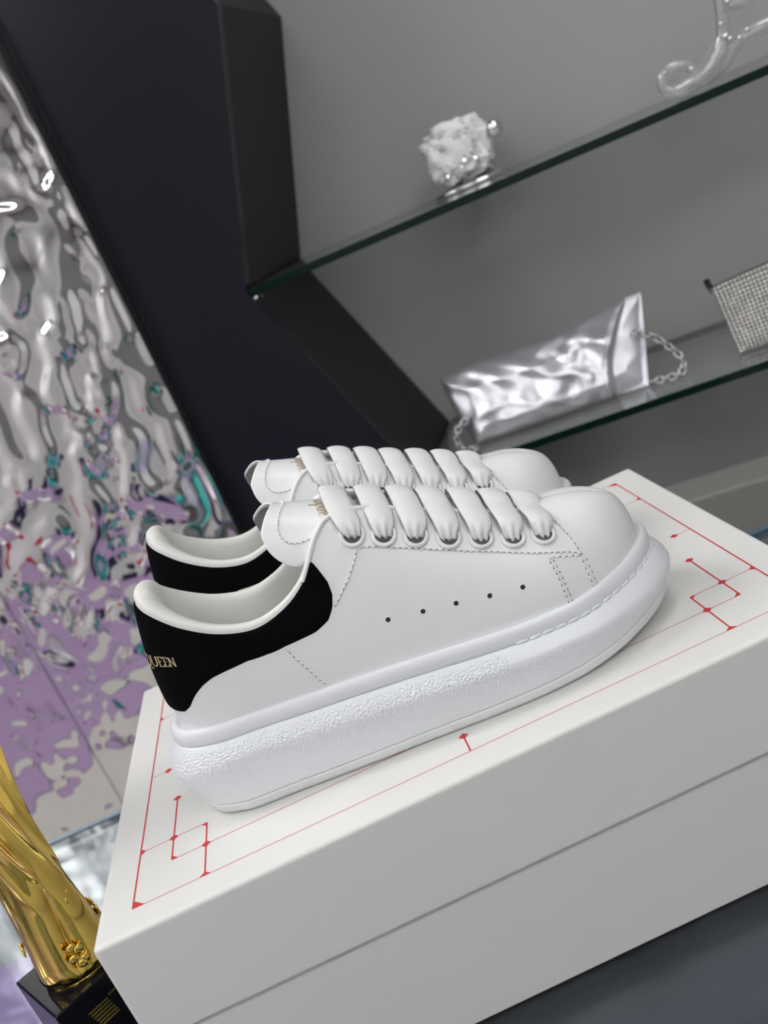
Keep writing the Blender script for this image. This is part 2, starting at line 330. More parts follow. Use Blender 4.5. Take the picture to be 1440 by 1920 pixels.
for sx in (0, 1):
    for sy in (0, 1):
        fx = (lambda x: LX-x) if sx else (lambda x: x); fy = (lambda y: LY-y) if sy else (lambda y: y)
        dx, dy = (-1 if sx else 1), (-1 if sy else 1)
        H = lambda a, b, y: hl(min(fx(a), fx(b)), max(fx(a), fx(b)), fy(y)); Vv = lambda x, a, b: vl(fx(x), min(fy(a), fy(b)), max(fy(a), fy(b)))
        H(M_, .0556, .0652); Vv(.0556, M_, .0652); Vv(.0370, .0452, .1050); H(.0370, LX/2, .0452)
        dia(fx(.0370), fy(.0652)); dia(fx(.0556), fy(.0452)); dia(fx(.0370), fy(.1050))
        tri(fx(M_), fy(M_), dx, dy, .006); tri(fx(.0556), fy(.0652), -dx, -dy); tri(fx(.0370), fy(.0452), dx, dy)
        tri(fx(M_), fy(.0652), dx, dy, .003); tri(fx(M_), fy(.0652), dx, -dy, .003); tri(fx(.0556), fy(M_), dx, dy, .003); tri(fx(.0556), fy(M_), -dx, dy, .003)
for sx in (0, 1):
    x0 = LX-M_ if sx else M_; x1 = LX-.0290 if sx else .0290; hl(min(x0, x1), max(x0, x1), LY/2); dia(x1, LY/2)
for sy in (0, 1):
    y0 = LY-M_ if sy else M_; y1 = LY-.0340 if sy else .0340; vl(LX/2, min(y0, y1), max(y0, y1)); dia(LX/2, y1)
pat.build('printed_pattern', ink, sb, smooth=False)['label'] = 'red printed line and diamond pattern'
# ================================================================= shoes
leather = mat('white_leather', (.86, .868, .872), .30, spec=.4, bump=('noise', 900, .04, .0006))
cream = mat('cream_lining', (.80, .795, .755), .6, bump=('noise', 700, .10, .0008)); suede = mat('black_suede', (.0025, .0025, .003), .95, spec=.08, bump=('noise', 1500, .3, .0004))
grey_suede = mat('grey_suede_back', (.30, .295, .30), .9, bump=('noise', 1200, .4, .0006)); gold_ink = mat('gold_foil', (.74, .60, .36), .4, .5)
rubber = mat('white_rubber', (.80, .815, .84), .30, spec=.4); rubber_out = mat('white_outsole', (.74, .76, .76), .5)
hole_m = mat('dark_hole', (.10, .10, .10), .9); stitch_m = mat('white_thread', (.80, .80, .79), .6); stitch_h = mat('stitch_hole', (.16, .15, .14), .9)
enamel = mat('white_enamel', (.80, .82, .82), .15, spec=.6, coat=.4)
peb = mat('pebbled_rubber', (.79, .81, .845), .30, spec=.4)
# woven lace: fine checker bump in UV
lace_m = mat('white_lace', (.90, .905, .90), .7, spec=.2); nt = lace_m.node_tree; b = nt.nodes['Principled BSDF']
uvn = nt.nodes.new('ShaderNodeTexCoord'); sep = nt.nodes.new('ShaderNodeSeparateXYZ'); nt.links.new(uvn.outputs['UV'], sep.inputs[0])
def mth(op, a, bb=None, v=None):
    q = nt.nodes.new('ShaderNodeMath'); q.operation = op; nt.links.new(a, q.inputs[0])
    if bb is not None: nt.links.new(bb, q.inputs[1])
    if v is not None: q.inputs[1].default_value = v
    return q.outputs[0]
sx = mth('SINE', mth('ADD', mth('MULTIPLY', sep.outputs[0], v=2*PI*14), mth('MULTIPLY', mth('SINE', mth('MULTIPLY', sep.outputs[1], v=2*PI*64)), v=.9)))
sy = mth('SINE', mth('MULTIPLY', sep.outputs[1], v=2*PI*64))
bp = nt.nodes.new('ShaderNodeBump'); bp.inputs['Strength'].default_value = .3; bp.inputs['Distance'].default_value = .0005
nt.links.new(mth('ADD', mth('MULTIPLY', sx, sy), sx), bp.inputs['Height']); nt.links.new(bp.outputs['Normal'], b.inputs['Normal'])

shoe = thing('sneaker', 'white chunky sneaker with black heel tab, nearer of the pair on the box front', 'shoe', (.05, .083, LH), 0, None)
MIR = np.array([1., -1., 1.])
def Sn(u, v, off=0.):            # point on the visible (near) side, y negative
    u = np.atleast_1d(np.asarray(u, float)); v = np.atleast_1d(np.asarray(v, float))
    return (S(u, v)+SN(u, v)*np.asarray(off)[..., None])*MIR
# ---- upper
NU, NV = 220, 34
uu, vv = np.meshgrid(np.linspace(0, 1, NU), np.linspace(0, 1, NV), indexing='ij')
A = S(uu, vv); bm = bmesh.new()
for sgn in (-1, 1):
    V = [bm.verts.new((p[0], sgn*p[1], p[2])) for p in A.reshape(-1, 3)]
    for f in grid_faces(NU, NV, flip=(sgn < 0)):
        if len({tuple(round(c, 7) for c in V[i].co) for i in f}) == 4: bm.faces.new([V[i] for i in f])
bmesh.ops.remove_doubles(bm, verts=bm.verts, dist=2e-5)
o = bmo('upper', bm, leather, shoe)
sm = o.modifiers.new('thick', 'SOLIDIFY'); sm.thickness = .0016; sm.offset = -1
# ---- heel tab
low_u = [-.0500, .0000, .0300, .0606, .0894, .1050, .1225, .1406, .1600, .1850, .2162, .2444, .2737, .2981, .3262, .3569, .3838, .4000, .4085]
low_v = [.190, .190, .187, .185, .195, .240, .3425, .430, .5025, .570, .645, .668, .667, .638, .598, .590, .6225, .672, .760]
hi_u = [-.05, .385, .400, .4085]; hi_v = [1., 1., .99, .86]
na, nb = 130, 28
def tab_side(sgn, u0):
    us = u0+(.4085-u0)*(1-(1-np.linspace(0, 1, na))**1.6)
    lo = np.interp(us, low_u, low_v); hi = np.interp(us, [-.05, .404, .4075, .4085], [1, 1, .95, .86])
    tt = np.linspace(0, 1, nb); tt = (1-np.cos(PI*tt))/2
    U = np.repeat(us[:, None], nb, 1); Vv = lo[:, None]+(hi-lo)[:, None]*tt[None]
    ed = np.minimum(np.minimum(tt, 1-tt)[None]*(hi-lo)[:, None]*30, ((.4085-us)/.004)[:, None])
    off = -.0004+.0016*np.clip(ed, 0, 1)**.5
    p = S(U, Vv)+SN(U, Vv)*off[..., None]; p[..., 1] *= sgn; return p
bm = bmesh.new()
for sgn in (-1, 1):
    p = tab_side(sgn, 0.); p[0, :, 1] = 0
    V = [bm.verts.new(q) for q in p.reshape(-1, 3)]
    for f in grid_faces(na, nb, flip=(sgn < 0)): bm.faces.new([V[i] for i in f])
bmesh.ops.remove_doubles(bm, verts=bm.verts, dist=2e-5)
bmo('heel_tab', bm, suede, shoe)['label'] = 'black suede heel tab'
# ---- padded collar lining
ks = np.linspace(0, 10.3/(NS-1), 90)
T = S(ks, ks*0+1); d = np.gradient(T, axis=0); nn = np.stack([-d[:, 1], d[:, 0]], 1); nn[0] = (-1, 0); nn /= np.linalg.norm(nn, axis=1, keepdims=True)
wid = np.interp(ks*(NS-1), [0, 2, 4, 6, 8, 10.3], [.0118, .0115, .0080, .0060, .0040, .0025]); hei = np.interp(ks*(NS-1), [0, 2, 4, 6, 8, 10.3], [.0058, .0056, .0036, .0026, .0018, .0010])
prof = [(.02, -.25, -.0008), (.00, .35, 0), (.10, .75, 0), (.28, .98, 0), (.5, 1., 0), (.75, .80, 0), (.95, .25, 0), (1.05, -.5, -.002), (1.06, -1., -.009), (1.0, -1., -.020), (.95, -1., -.035)]
bm = bmesh.new()
for sgn in (-1, 1):
    V = []
    for i in range(len(ks)):
        for a, bq, c in prof:
            q = T[i].copy(); q[:2] -= nn[i]*wid[i]*a; q[2] = max(q[2]+hei[i]*bq+c, .054)
            if i == 0: q[1] = 0
            V.append(bm.verts.new((q[0], sgn*max(q[1], 0), q[2])))
    for f in grid_faces(len(ks), len(prof), flip=(sgn < 0)):
        bm.faces.new([V[i] for i in f])
bmesh.ops.remove_doubles(bm, verts=bm.verts, dist=2e-5)
o = bmo('collar_lining', bm, cream, shoe); sm = o.modifiers.new('sub', 'SUBSURF'); sm.levels = 1; sm.render_levels = 1
# ---- insole
oo, on = outline(80); q = oo-on*.019
mesh('insole', [(x, y, .0555) for x, y in q], [tuple(range(80))], cream, shoe, smooth=False)
# ---- folded piping along the eyestay edge
for sgn in (-1, 1):
    kk = np.linspace(7.2/(NS-1), 15.8/(NS-1), 70); q = S(kk, kk*0+1); q[:, 1] *= sgn; q[:, 2] += .0002
    V, F = tube_vf(q, .00135, 8); mesh('eyestay_piping', V, F, leather, shoe)
# ---- tongue
TG_ = np.array([(0, .226, .0765, .008, .002), (.15, .208, .0875, .013, .004), (.35, .175, .1050, .0165, .006), (.55, .148, .1165, .0190, .009), (.70, .130, .1238, .0220, .0125), (.82, .117, .1285, .0238, .019), (.92, .107, .1325, .0245, .026), (1., .0985, .1362, .0250, .0315), (1.12, .0860, .1400, .0255, .0360)])
def TG(s, t, off=0.):
    s = np.asarray(s, float); t = np.asarray(t, float); r = pchip(TG_[:, 0], TG_[:, 1:], s); ph = 1.30
    y = r[..., 2]*np.sin(ph*t)/math.sin(ph); z = r[..., 1]-r[..., 3]*(1-np.cos(ph*t))/(1-math.cos(ph))
    p = np.stack([r[..., 0], y, z], -1)
    if np.any(off):
        e = 1e-3; n = np.cross(TG(s, t+e)-TG(s, t-e), TG(s+e, t)-TG(s-e, t)); n /= np.linalg.norm(n, axis=-1, keepdims=True); n *= np.sign(n[..., 2:3]+1e-9*0+1e-12); p = p+n*np.asarray(off)[..., None]
    return p
def tongue_sheet(s0, s1, off, mt, name, parent, round_=.10, ns=50, ntt=48, label=None, thick=.0012):
    tt = np.linspace(-1, 1, ntt); V = []
    fl = 1. if s1 > .95 else 0.
    send = s1-.055*fl+fl*(.09+.03*(tt > 0))*np.clip(np.abs(tt)/.55, 0, 1)**1.5-round_*np.clip((np.abs(tt)-.66)/.34, 0, 1)**2
    ss = s0+np.linspace(0, 1, ns)[:, None]*(send-s0)[None]
    P = TG(ss, np.repeat(tt[None], ns, 0), np.full(ss.shape, off))
    o = mesh(name, P.reshape(-1, 3), grid_faces(ns, ntt), mt, parent)
    if thick: m = o.modifiers.new('thick', 'SOLIDIFY'); m.thickness = thick; m.offset = 0
    if label: o['label'] = label
    return o
tg = tongue_sheet(0, .93, -.0022, cream, 'tongue', shoe, thick=.003)
tongue_sheet(.60, 1., .0006, leather, 'pull_tab', tg, label='smooth leather pull tab', thick=.0010)
tongue_sheet(.62, .998, -.0006, grey_suede, 'tab_backing', tg, label='raw grey suede backing', thick=.0010)
# ---- lettering: stroke letters laid on a curved surface
GL = {'Q': (.95, [[(.45, 1), (.15, .85), (.03, .5), (.15, .15), (.45, 0), (.75, .15), (.87, .5), (.75, .85), (.45, 1)], [(.40, .12), (.62, -.02), (.85, -.22), (1.02, -.2)]]),
      'U': (.92, [[(.15, 1), (.15, .3), (.25, .08), (.46, 0), (.66, .08), (.76, .3), (.76, 1)], [(.02, 1), (.3, 1)], [(.64, 1), (.9, 1)]]),
      'E': (.74, [[(.15, 0), (.15, 1)], [(.02, 1), (.62, 1), (.62, .84)], [(.15, .52), (.48, .52)], [(.02, 0), (.66, 0), (.68, .18)]]),
      'N': (.95, [[(.15, 0), (.15, 1), (.76, 0), (.76, 1)], [(.02, 0), (.28, 0)], [(.02, 1), (.15, 1)], [(.64, 1), (.9, 1)]]),
      'M': (1.1, [[(.12, 0), (.15, 1), (.5, .05), (.85, 1), (.88, 0)], [(.0, 0), (.25, 0)], [(.75, 0), (1., 0)]]),
      'c': (.55, [[(.46, .5), (.3, .6), (.12, .5), (.05, .3), (.12, .08), (.3, 0), (.48, .1)]]),
      'A': (.85, [[(.05, 0), (.42, 1), (.78, 0)], [(.18, .36), (.64, .36)], [(-.04, 0), (.16, 0)], [(.66, 0), (.9, 0)]]),
      'l': (.30, [[(.14, 0), (.14, 1.05), (.03, 1.0)], [(.02, 0), (.26, 0)]]),
      'e': (.55, [[(.06, .34), (.46, .34), (.4, .54), (.26, .62), (.1, .5), (.05, .3), (.12, .08), (.3, 0), (.48, .12)]]),
      'x': (.58, [[(.06, .6), (.48, 0)], [(.46, .6), (.06, 0)], [(0, .6), (.16, .6)], [(.38, .6), (.54, .6)], [(0, 0), (.16, 0)], [(.38, 0), (.56, 0)]]),
      'a': (.56, [[(.08, .5), (.24, .62), (.38, .52), (.4, .1), (.5, .02)], [(.4, .36), (.16, .3), (.05, .15), (.14, 0), (.28, .02), (.4, .14)]]),
      'n': (.62, [[(.13, 0), (.13, .6), (.02, .58)], [(.13, .44), (.3, .62), (.44, .52), (.46, 0)], [(.02, 0), (.24, 0)], [(.36, 0), (.57, 0)]]),
      'd': (.62, [[(.44, 1.05), (.44, .02), (.56, .02)], [(.44, .48), (.28, .62), (.1, .5), (.05, .3), (.1, .08), (.26, 0), (.44, .16)], [(.34, 1.05), (.44, 1.05)]]),
      'r': (.44, [[(.13, 0), (.13, .6), (.02, .58)], [(.13, .42), (.26, .6), (.4, .56)], [(.02, 0), (.26, 0)]])}
def strokes(word, wd=.085):
    """ribbon quads of a word in letter units (height 1); returns quads and total width"""
    x = 0; Q = []
    for ch in word:
        adv, st = GL[ch]
        for pl in st:
            pl = resample(np.array(pl, float), .12)
            for a, b_ in zip(pl[:-1], pl[1:]):
                d_ = b_-a; L_ = np.hypot(*d_)+1e-9; d_ = d_/L_; n_ = np.array([-d_[1], d_[0]]); hw = wd*(.45+.55*abs(d_[1]))/1.3
                a2, b2 = a-d_*hw*.4, b_+d_*hw*.4
                Q.append([(x+p[0], p[1]) for p in (a2-n_*hw, b2-n_*hw, b2+n_*hw, a2+n_*hw)])
        x += adv
    return Q, x
def letter_mesh(word, fmap, name, mt, parent, wd=.085):
    Q, wdt = strokes(word, wd); pts = np.array(Q).reshape(-1, 2); P = fmap(pts[:, 0]/wdt, pts[:, 1])
    return mesh(name, P, [(4*i, 4*i+1, 4*i+2, 4*i+3) for i in range(len(Q))], mt, parent, smooth=False)
def heel_map(a, b_):       # a along the word, b up; text wraps the heel from far side to near side
    b_ = b_-HEEL_DROP
    u = np.interp(a, [0, .277, .437, .592, .716, .84, 1.], [-.040, .022, .060, .0850, .0980, .1070, .1195])
    lo = np.interp(u, [-.05, 0, .03, .0669, .0869, .1025, .1190], [.545, .528, .535, .5725, .595, .610, .618]); hi = np.interp(u, [-.05, 0, .03, .0813, .0963, .1094, .1231], [.635, .618, .628, .664, .680, .687, .695])
    return Sn(u, lo+(hi-lo)*b_, np.full(u.shape, .00145))
HEEL_DROP = 0.
letter_mesh('McQUEEN', heel_map, 'heel_lettering', gold_ink, [c for c in shoe.children if c.name == 'heel_tab'][0], .10)
def tong_map(a, b_):
    t = -.98+1.02*a; s = .715+.062*b_
    return TG(s, t, np.full(t.shape, .0014))
letter_mesh('Alexander', tong_map, 'tongue_lettering', gold_ink, tg, .08)
# ---- eyelets and laces
EY = [(.5094, .7925), (.5494, .7250), (.5800, .7050), (.6100, .6850), (.6412, .6775), (.6750, .6525), (.7169, .6075)]
ring_me = torus_me('eyelet', .0055, .00120, enamel, flat=.8)
bm = bmesh.new(); bmesh.ops.create_circle(bm, cap_ends=True, radius=.0050, segments=24); disc_me = bpy.data.meshes.new('eyelet_hole'); bm.to_mesh(disc_me); bm.free(); disc_me.materials.append(hole_m)
def frame_at(p, n):
    n = Vector(n); m = n.to_track_quat('Z', 'Y').to_matrix().to_4x4(); m.translation = Vector(p); return m
for i, (u, v) in enumerate(EY):
    for sgn in (-1, 1):
        p = S(np.array([u]), np.array([v]))[0]; n = SN(np.array([u]), np.array([v]))[0]; p[1] *= sgn; n[1] *= sgn
        e = link('eyelet', ring_me, shoe); e.matrix_local = frame_at(p+n*.0005, n)
        h = link('eyelet_hole', disc_me, e); h.location = (0, 0, .00005)
    p = S(np.array([u]), np.array([v]))[0]*MIR; n = SN(np.array([u]), np.array([v]))[0]*MIR
    xc = p[0]; zc = .1286-(xc-.1335)*.503
    f = lambda y, q: np.array([xc+q, y, 0])
    T_ = S(np.array([(10.3+i*.72)/(NS-1)]), np.array([1.]))[0]
    hwT = np.interp(xc, ST[10:16, 3], ST[10:16, 4])
    jx = .0030+random.uniform(-.0006, .0006)+(-.003 if i == 0 else 0)
    half = [p-n*.0030, p-n*.0003+np.array([0, -.0014, -.0010]), p+n*.0020+np.array([0, .0004, .0008]), p+n*.0036+np.array([jx*.3, .0030, .0030]),
            np.array([xc+jx, -hwT*.80, zc-.0042]), np.array([xc+jx, -hwT*.42, zc-.0008]), np.array([xc+jx, 0, zc])]
    half = np.array(half); path = np.vstack([half, (half*MIR)[-2::-1]])
    n_ = 61; C_ = spline(path, n_)
    d_ = np.gradient(C_, axis=0); d_ /= np.linalg.norm(d_, axis=1, keepdims=True)
    X = np.tile([1., 0, 0], (n_, 1)); slope = np.array([1., 0, -.50]); slope /= np.linalg.norm(slope)
    arc = np.concatenate([[0], np.cumsum(np.linalg.norm(np.diff(C_, axis=0), axis=1))]); L_ = arc[-1]; e_ = np.minimum(arc, L_-arc)
    wv = np.interp(e_, [0, .0025, .006, .011, .018], [.0058, .0068, .0088, .0126, .0142])*.5
    k = 17; V = []; UVs = []
    for side in (1, -1):
        for a in range(n_):
            across = slope-d_[a]*(slope@d_[a]); across /= np.linalg.norm(across); nrm = np.cross(across, d_[a]); nrm *= -1 if nrm[2] < 0 and abs(C_[a][1]) < .012 else 1
            if abs(C_[a][1]) >= .012 and nrm @ np.array([0, np.sign(C_[a][1]), .6]) < 0: nrm = -nrm
            ple = np.clip((.0125-e_[a])/.009, 0, 1)
            for b_ in range(k):
                t = b_/(k-1)*2-1
                hgt = side*.0006*(1-abs(t)**4)+ple*.0010*math.sin(t*PI*2.6+.6*i)*(1 if abs(t) < .98 else .4)-ple*.0012*t*t+.0010*(1-t*t)*(1-ple)
                V.append(C_[a]+across*wv[a]*t+nrm*hgt); UVs.append((b_/(k-1), arc[a]/L_))
    F = grid_faces(n_, k)+grid_faces(n_, k, flip=True, off=n_*k)
    for a in range(n_-1):
        for b_ in (0, k-1): q = (a*k+b_, (a+1)*k+b_, n_*k+(a+1)*k+b_, n_*k+a*k+b_); F.append(q)
    mesh('lace', V, F, lace_m, shoe, uv=UVs)
# ---- stitch rows
seams = [[(.5025, .695), (.5525, .615), (.6, .5775), (.65, .54), (.7063, .4425), (.7781, .2875)],
         [(.5025, .695), (.4788, .64), (.445, .6075), (.4175, .6075), (.3894, .605)],
         [(.7037, .4025), (.7056, .2625), (.705, .03)], [(.7106, .405), (.7113, .25), (.7119, .03)],
         [(.7706, .2825), (.7662, .1825), (.7669, .03)], [(.7844, .2775), (.7806, .1825), (.7812, .03)],
         [(.7037, .4025), (.7338, .3425), (.7706, .2825)],
         [(.756, .735), (.760, .6575), (.7656, .5575), (.7738, .4275), (.7756, .32), (.7781, .2875)],
         [(.2719, .6425), (.2737, .49), (.2794, .3), (.2825, .1275), (.2869, .0225)]]
st = MB(); ho = MB()
CUBE = [(x, y, z) for x in (-1, 1) for y in (-1, 1) for z in (-1, 1)]; CF = [(0, 1, 3, 2), (4, 6, 7, 5), (0, 4, 5, 1), (2, 3, 7, 6), (0, 2, 6, 4), (1, 5, 7, 3)]
def stitch_row(P, N, step=.0029, mi=0, tw=.28, wd=.00056):
    acc = np.concatenate([[0], np.cumsum(np.linalg.norm(np.diff(P, axis=0), axis=1))]); n_ = max(2, int(acc[-1]/step)); q = (np.arange(n_)+.5)*acc[-1]/n_
    for s_ in q:
        g = lambda A_, x: np.array([np.interp(x, acc, A_[:, k_]) for k_ in range(3)])
        p = g(P, s_); n = g(N, s_); n /= np.linalg.norm(n); t = g(P, min(s_+.0005, acc[-1]))-g(P, max(s_-.0005, 0)); t /= np.linalg.norm(t); b_ = np.cross(n, t)
        t, b_ = t*math.cos(tw)+b_*math.sin(tw), -t*math.sin(tw)+b_*math.cos(tw)
        l_ = step*.40
        V, F = tube_vf([p-t*l_-n*.0002, p-t*l_*.6+n*.0002, p+n*.00028, p+t*l_*.6+n*.0002, p+t*l_-n*.0002], [wd*.5, wd*.95, wd, wd*.95, wd*.5], 6); st.add(V, F)
        h = g(P, min(s_+step*.5, acc[-1])); r = .00040
        ho.add([h+n*.00012+(t*math.cos(a)*1.25+b_*math.sin(a)*.9)*r for a in np.arange(6)*PI/3], [(0, 1, 2, 3, 4, 5)])
for sm_ in seams:
    q = np.array(sm_); k_ = np.linspace(0, len(q)-1, 40); u = np.interp(k_, np.arange(len(q)), q[:, 0]); v = np.interp(k_, np.arange(len(q)), q[:, 1])
    for sgn in (-1, 1):
        m_ = np.array([1., -sgn*-1., 1.]) if False else np.array([1., sgn, 1.]); P_ = S(u, v)*m_; N_ = SN(u, v)*m_; stitch_row(P_, N_)
hp = [(.74, .80), (.85, .80), (.925, .74), (.955, .62), (.935, .40), (.900, .15), (.89, 0)]
q = spline(np.array(hp+[(a, -b_) for a, b_ in hp[-2::-1]]), 90); P_ = TG(q[:, 0], q[:, 1], np.full(90, .0011))
stitch_row(P_, P_-np.array([.11, 0, .095]), .0026)
st.build('stitching', stitch_m, shoe, kind='stuff'); ho.build('stitch_holes', stitch_h, shoe, kind='stuff')
# ---- punched holes in the side
bm = bmesh.new(); bmesh.ops.create_circle(bm, cap_ends=True, radius=.00135, segments=16); pd = bpy.data.meshes.new('perforation'); bm.to_mesh(pd); bm.free(); pd.materials.append(mat('dark_puncture', (.03, .03, .03), .9))
pr_ = torus_me('perforation_rim', .00145, .00022, leather, 16, 6)
for (u, v) in [(.4719, .26), (.54, .225), (.5819, .23), (.6206, .2375), (.66, .245)]:
    for sgn in (-1, 1):
        p = S(np.array([u]), np.array([v]))[0]; n = SN(np.array([u]), np.array([v]))[0]; p[1] *= sgn; n[1] *= sgn
        e = link('perforation', pd, shoe); e.matrix_local = frame_at(p+n*.00012, n); link('perforation_rim', pr_, e)
# ---- sole
ZF = ([0, .015, .06, .10, .145, .19, .22, .25, .27, .283], [.0495, .049, .047, .045, .042, .0382, .0368, .0382, .0402, .0412])
ZR = ([0, .02, .05, .1, .145, .18, .22, .25, .283], [.0285, .0315, .0330, .0295, .0272, .0252, .0232, .0236, .0248])
ZB = ([0, .012, .03, .185, .21, .24, .265, .283], [.0035, .0012, 0, 0, .0008, .0034, .0062, .0085])
def sole_base(n):
    global oo, on, xs, zf, zr, zb, zo, KX
    oo, on = outline(n); xs = oo[:, 0]
    zf, zr, zb = (np.interp(xs, *t) for t in (ZF, ZR, ZB)); zo = zb+.0068
    KX = np.interp(xs, [0, .03, .22, .25, .283], [1.30, 1., 1., 1.08, 1.05])
def rings(spec): return [np.c_[oo-on*(np.asarray(ins)*KX)[:, None], z] for ins, z in spec]
def cells(U, V_, pitch, jit, period):
    """distances to the nearest and second nearest point of a jittered hexagonal lattice, wrapped in U"""
    nu = max(1, int(round(period/pitch))); pu = period/nu; pv = pitch*.866; i0 = np.floor(V_/pv).astype(int); best = np.full(U.shape, 9.); sec = best.copy()
    tab = np.random.default_rng(5).uniform(-jit, jit, (nu, 64, 2))
    for dv in (-1, 0, 1, 2):
        r_ = i0+dv; sh = (r_ % 2)*.5; j0 = np.floor(U/pu-sh).astype(int)
        for du in (-1, 0, 1, 2):
            c_ = j0+du; t_ = tab[c_ % nu, r_ % 64]; d_ = np.hypot(U-(c_+sh+t_[..., 0])*pu, V_-(r_+t_[..., 1])*pv)
            sec = np.minimum(sec, np.maximum(d_, best)); best = np.minimum(best, d_)
    return best/pitch, sec/pitch
def loft(name, R, mt, cap0=False, cap1=False, relief=None, sub=None):
    A_ = np.stack(R, 1)
    if sub:                                   # refine across the profile so the relief has room
        k_ = A_.shape[1]; q = np.linspace(0, k_-1, sub); i_ = np.minimum(q.astype(int), k_-2); f_ = (q-i_)[None, :, None]; A_ = A_[:, i_]*(1-f_)+A_[:, i_+1]*f_
    n_, k_ = A_.shape[:2]
    if sub and sub > 60:                      # round the ridge
        for _ in range(60): A_[:, 12:-8] = .25*A_[:, 11:-9]+.5*A_[:, 12:-8]+.25*A_[:, 13:-7]
    if relief:
        kind, pitch, amp, att_ = relief
        at2 = np.stack([np.interp(q, np.arange(att_.shape[1]), r_) for r_ in att_]) if sub else att_
        L_ = np.linalg.norm(np.roll(oo, -1, 0)-oo, axis=1); U = np.concatenate([[0], np.cumsum(L_)[:-1]])[:, None]+0*A_[..., 0]
        mid_ = np.linalg.norm(np.diff(A_, axis=1), axis=2).mean(0); V_ = np.concatenate([[0], np.cumsum(mid_)])[None]+0*U
        b1, b2 = cells(U, V_, pitch, 0.30 if kind == 'dome' else .10, L_.sum())
        h = np.clip(1-(b1/.56)**2, 0, 1)-.4 if kind == 'dome' else -np.clip(1-(b2-b1)/.16, 0, 1)
        du = np.roll(A_, -1, 0)-np.roll(A_, 1, 0); dv = np.gradient(A_, axis=1); N_ = np.cross(dv, du); N_ /= np.linalg.norm(N_, axis=2, keepdims=True)+1e-12
        if (N_[:, k_//2, :2]*on).sum() < 0: N_ = -N_
        A_ = A_+N_*(h*amp*at2)[..., None]
    F = grid_faces(n_, k_, cu=True)
    if cap0: F.append(tuple(i*k_ for i in range(n_))[::-1])
    if cap1: F.append(tuple(i*k_+k_-1 for i in range(n_)))
    return mesh(name, A_.reshape(-1, 3), F, mt, shoe)
sole_base(260)
rim = [(.018, zf-.002), (.0118, zf+.0003), (.0108, zf+.0006), (.0098, zf+.0016), (.0086, zf+.0021), (.0074, zf+.0016), (.0064, zf+.0002), (.0060, zf-.0025), (.0060, zf-.0050), (.0064, zf-.0062), (.0072, zf-.0068)]
loft('foxing_rim', rings(rim), rubber, cap0=True)
sole_base(1900)
mid = [(.0090, zf-.0060), (.0070, zf-.0066), (.0062, zf-.0066)]
front = np.clip((xs-.177)/.001, 0, 1); att = [0*xs, 0*xs, 0*xs]; z0 = zf-.0070
for t in np.linspace(0, 1, 12):         # upper slope, from the rim out to the ridge
    mid.append((.0058*(1-t)**1.25-.0002, z0+(zr-z0)*t**1.15)); att.append((1-front)*min(1, t*4))
for t in np.linspace(.08, 1, 12):       # side, from the ridge down to the outsole groove
    mid.append((.0052*t**1.7-.0002, zr+(zo+.0004-zr)*t)); att.append((.9-.55*t)*(1-.6*max(0, (t-.85)/.15))+0*xs)
mid += [(.0054, zo+.0001), (.0060, zo-.0002)]; att += [0*xs, 0*xs]
loft('midsole', rings(mid), peb, relief=('dome', .00150, .00065, np.stack(att, 1)), sub=100)
out_ = [(.0062, zo-.0001), (.0054, zo-.0004), (.0050, zo-.0012), (.0051, zo-.0022), (.0052, zo-.0030), (.0054, zb+.0026), (.0060, zb+.0016), (.0078, zb+.0003), (.0110, zb), (.02, zb)]
loft('outsole', rings(out_), rubber_out, cap1=True, relief=('hex', .0018, .00042, np.stack([k*(1+0*xs) for k in (0, 0, .3, 1, 1, 1, 1, .3, 0, 0)], 1)), sub=46)
sole_base(260)
# ---- long welt stitches round the front of the rim
sel = [i for i in range(260) if xs[i] > .178]; arcp = resample(np.vstack([oo[i]-on[i]*.0066*KX[i] for i in sorted(sel, key=lambda i: i)]), .0004)
V, F = tube_vf([(-.0030, 0, 0), (-.0022, 0, .0004), (0, 0, .0006), (.0022, 0, .0004), (.0030, 0, 0)], [.0004, .0008, .0009, .0008, .0004], 8)
me = bpy.data.meshes.new('welt_stitch'); me.from_pydata(V, [], F); me.materials.append(rubber); me.polygons.foreach_set('use_smooth', [True]*len(me.polygons))
for i in range(8, len(arcp)-8, 17):
    p, d_ = arcp[i], arcp[i+1]-arcp[i-1]; d_ /= np.linalg.norm(d_); z = np.interp(p[0], *ZF)-.0063
    nrm = np.array([-d_[1], d_[0]]); c_ = np.array([p[0], p[1]])
    if (c_-np.array([.18, 0]))@nrm < 0: nrm = -nrm
    dz = np.interp(p[0]+d_[0]*.002, *ZF)-np.interp(p[0]-d_[0]*.002, *ZF); d3 = Vector((d_[0], d_[1], dz/.004)).normalized(); n3 = Vector((nrm[0], nrm[1], .8)); b3 = n3.cross(d3).normalized(); n3 = d3.cross(b3)
    m = Matrix((d3, b3, n3)).transposed().to_4x4(); m.translation = (p[0], p[1], z)
    e = link('welt_stitch', me, shoe); e.matrix_local = m
# ---- second shoe: a copy of the thing, its parts and their sub-parts
def copy_tree(o, parent=None):
    c = o.copy(); COL.objects.link(c); c.parent = parent
    for ch in [x for x in o.children]: copy_tree(ch, c)
    return c
far = copy_tree(shoe); far.location = (.047, .083+.112, LH); far.rotation_euler = (0, 0, math.radians(.6))
HEEL_DROP = 1.1      # the far shoe's foil stamp sits a little lower
for c in far.children:
    for g in c.children:
        if g.name.startswith('heel_lettering'): COL.objects.unlink(g); bpy.data.objects.remove(g); letter_mesh('McQUEEN', heel_map, 'heel_lettering', gold_ink, c, .10); break
far['label'] = 'white chunky sneaker with black heel tab, farther of the pair, partly hidden behind the nearer'
for o in (shoe, far): o['group'] = 'pair of white sneakers'
